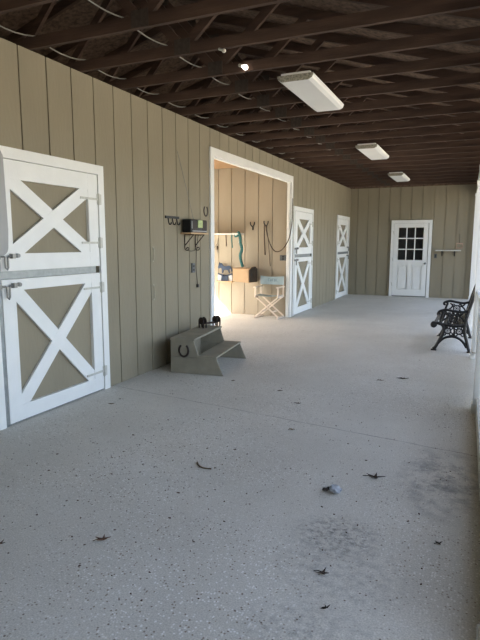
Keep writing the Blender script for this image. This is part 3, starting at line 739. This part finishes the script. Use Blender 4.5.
dry_leaf('reddish leaf at the far left edge of the near floor', 1.35, 1.75, .030, .2, 'leafb', 5, 12)
dry_leaf('brown leaf on the floor just off the near stall door', .40, 3.87, .030, .2, 'leaft', 4, 13)
dry_leaf('small leaf lying by the front corner of the step stool', 1.09, 5.10, .020, .2, 'leaft', 4, 14)
# pale crumpled bit
cr = thing('crumpled_leaf', 'pale crumpled leaf on the floor left of the star-shaped leaf', 'leaf', (2.735,2.98,0))
def lump(name, c, r, mt, seed):
    rnd = random.Random(seed); m = MB(); bmesh.ops.create_icosphere(m.bm, subdivisions=2, radius=r)
    for v in m.bm.verts: v.co *= rnd.uniform(.6,1.15); v.co.z *= .7
    mn = min(v.co.z for v in m.bm.verts)
    for v in m.bm.verts: v.co += Vector(c)-Vector((0,0,mn))
    m.build(name, M[mt], cr, local=True)
lump('pale_curl', (.01,.0,.0), .036, 'paperw', 2); lump('pale_curl', (.028,.03,.0), .022, 'paperw', 3); lump('dark_tip', (-.05,.005,0), .018, 'leafd', 4); lump('dark_tip', (-.035,.03,0), .015, 'leafd', 6)
tag(MB().tube(spline([(1.775,3.03,.006),(1.81,2.985,.007),(1.86,2.965,.006),(1.91,2.975,.006)],6), [.0055]*18+[.008], 6).build('twig', M['leaft'], smooth=True), 'thin curved twig on the floor in front of the step stool', 'twig')
# uncountable crumbs of dirt and leaf
m = MB(); rnd = random.Random(21)
for i in range(520):
    q = rnd.random()
    if q < .55: x, y = rnd.uniform(.3,3.4), rnd.uniform(1.7,5.2)
    elif q < .85: x, y = rnd.gauss(1.6,.5), rnd.gauss(2.7,.55)
    else: x, y = rnd.uniform(.2,3.3), rnd.uniform(5,12)
    if not (.1 < x < 3.4 and y > 1.4): continue
    s = rnd.choice((.0018,.002,.0025,.003,.004)); a = rnd.uniform(0,6.28); e = rnd.uniform(1,2.2)
    Mx = Matrix.Translation((x,y,0)) @ Matrix.Rotation(a,4,'Z')
    m.prism([(-s*e,-s*.4,0.0005),(0,-s,0.0005),(s*e,0,0.0005),(s*.2,s,0.0005),(-s*e,s*.5,0.0005)], (0,0,rnd.uniform(.001,.004)), Mx)
tag(m.build('floor_crumbs', M['leafb']), 'scattered dark crumbs of leaf and dirt over the concrete', 'dirt', kind='stuff')

# ------------------------------------------------------------------ daylight
SUN_EL, SUN_AZ = math.radians(43.0), (1.0, .40)
w = bpy.data.worlds.new('sky'); SC.world = w; w.use_nodes = True; nt = w.node_tree
sky = nt.nodes.new('ShaderNodeTexSky'); sky.sky_type = 'NISHITA'; sky.sun_disc = False
sky.sun_elevation = SUN_EL; sky.sun_rotation = math.atan2(-SUN_AZ[0], -SUN_AZ[1]); sky.air_density = 1.0; sky.dust_density = 4.0; sky.ozone_density = 1.0
bg = nt.nodes['Background']; bg.inputs['Strength'].default_value = .32
hsv = nt.nodes.new('ShaderNodeHueSaturation'); hsv.inputs['Saturation'].default_value = .75
nt.links.new(sky.outputs[0], hsv.inputs['Color']); nt.links.new(hsv.outputs[0], bg.inputs[0])
sl = bpy.data.lights.new('sun', 'SUN'); sl.energy = 12.5; sl.angle = math.radians(.6); sl.color = (1,.96,.90)
so = bpy.data.objects.new('sun', sl); COL.objects.link(so)
dv = Vector((SUN_AZ[0], SUN_AZ[1], -math.hypot(*SUN_AZ)*math.tan(SUN_EL))).normalized()
so.rotation_euler = dv.to_track_quat('-Z', 'Y').to_euler(); so.location = (-8,4,9)

# ------------------------------------------------------------------ camera
YAW, PIT, ROL, FPX = .4201, .145, .0024, 526.64
f = Vector((-math.sin(YAW)*math.cos(PIT), math.cos(YAW)*math.cos(PIT), -math.sin(PIT)))
r0 = Vector((math.cos(YAW), math.sin(YAW), 0)); u0 = r0.cross(f)
r = r0*math.cos(ROL)+u0*math.sin(ROL); u = u0*math.cos(ROL)-r0*math.sin(ROL)
cam = bpy.data.cameras.new('camera'); co = bpy.data.objects.new('camera', cam); COL.objects.link(co)
co.matrix_world = Matrix(((r.x,u.x,-f.x,3.447),(r.y,u.y,-f.y,0),(r.z,u.z,-f.z,1.5),(0,0,0,1)))
cam.sensor_fit = 'VERTICAL'; cam.sensor_height = 36; cam.lens = 36*FPX/640; cam.clip_start = .02; cam.clip_end = 300
SC.camera = co
vs = SC.view_settings; vs.view_transform = 'Standard'; vs.look = 'None'; vs.gamma = 1; vs.use_curve_mapping = False; vs.exposure = 1.68
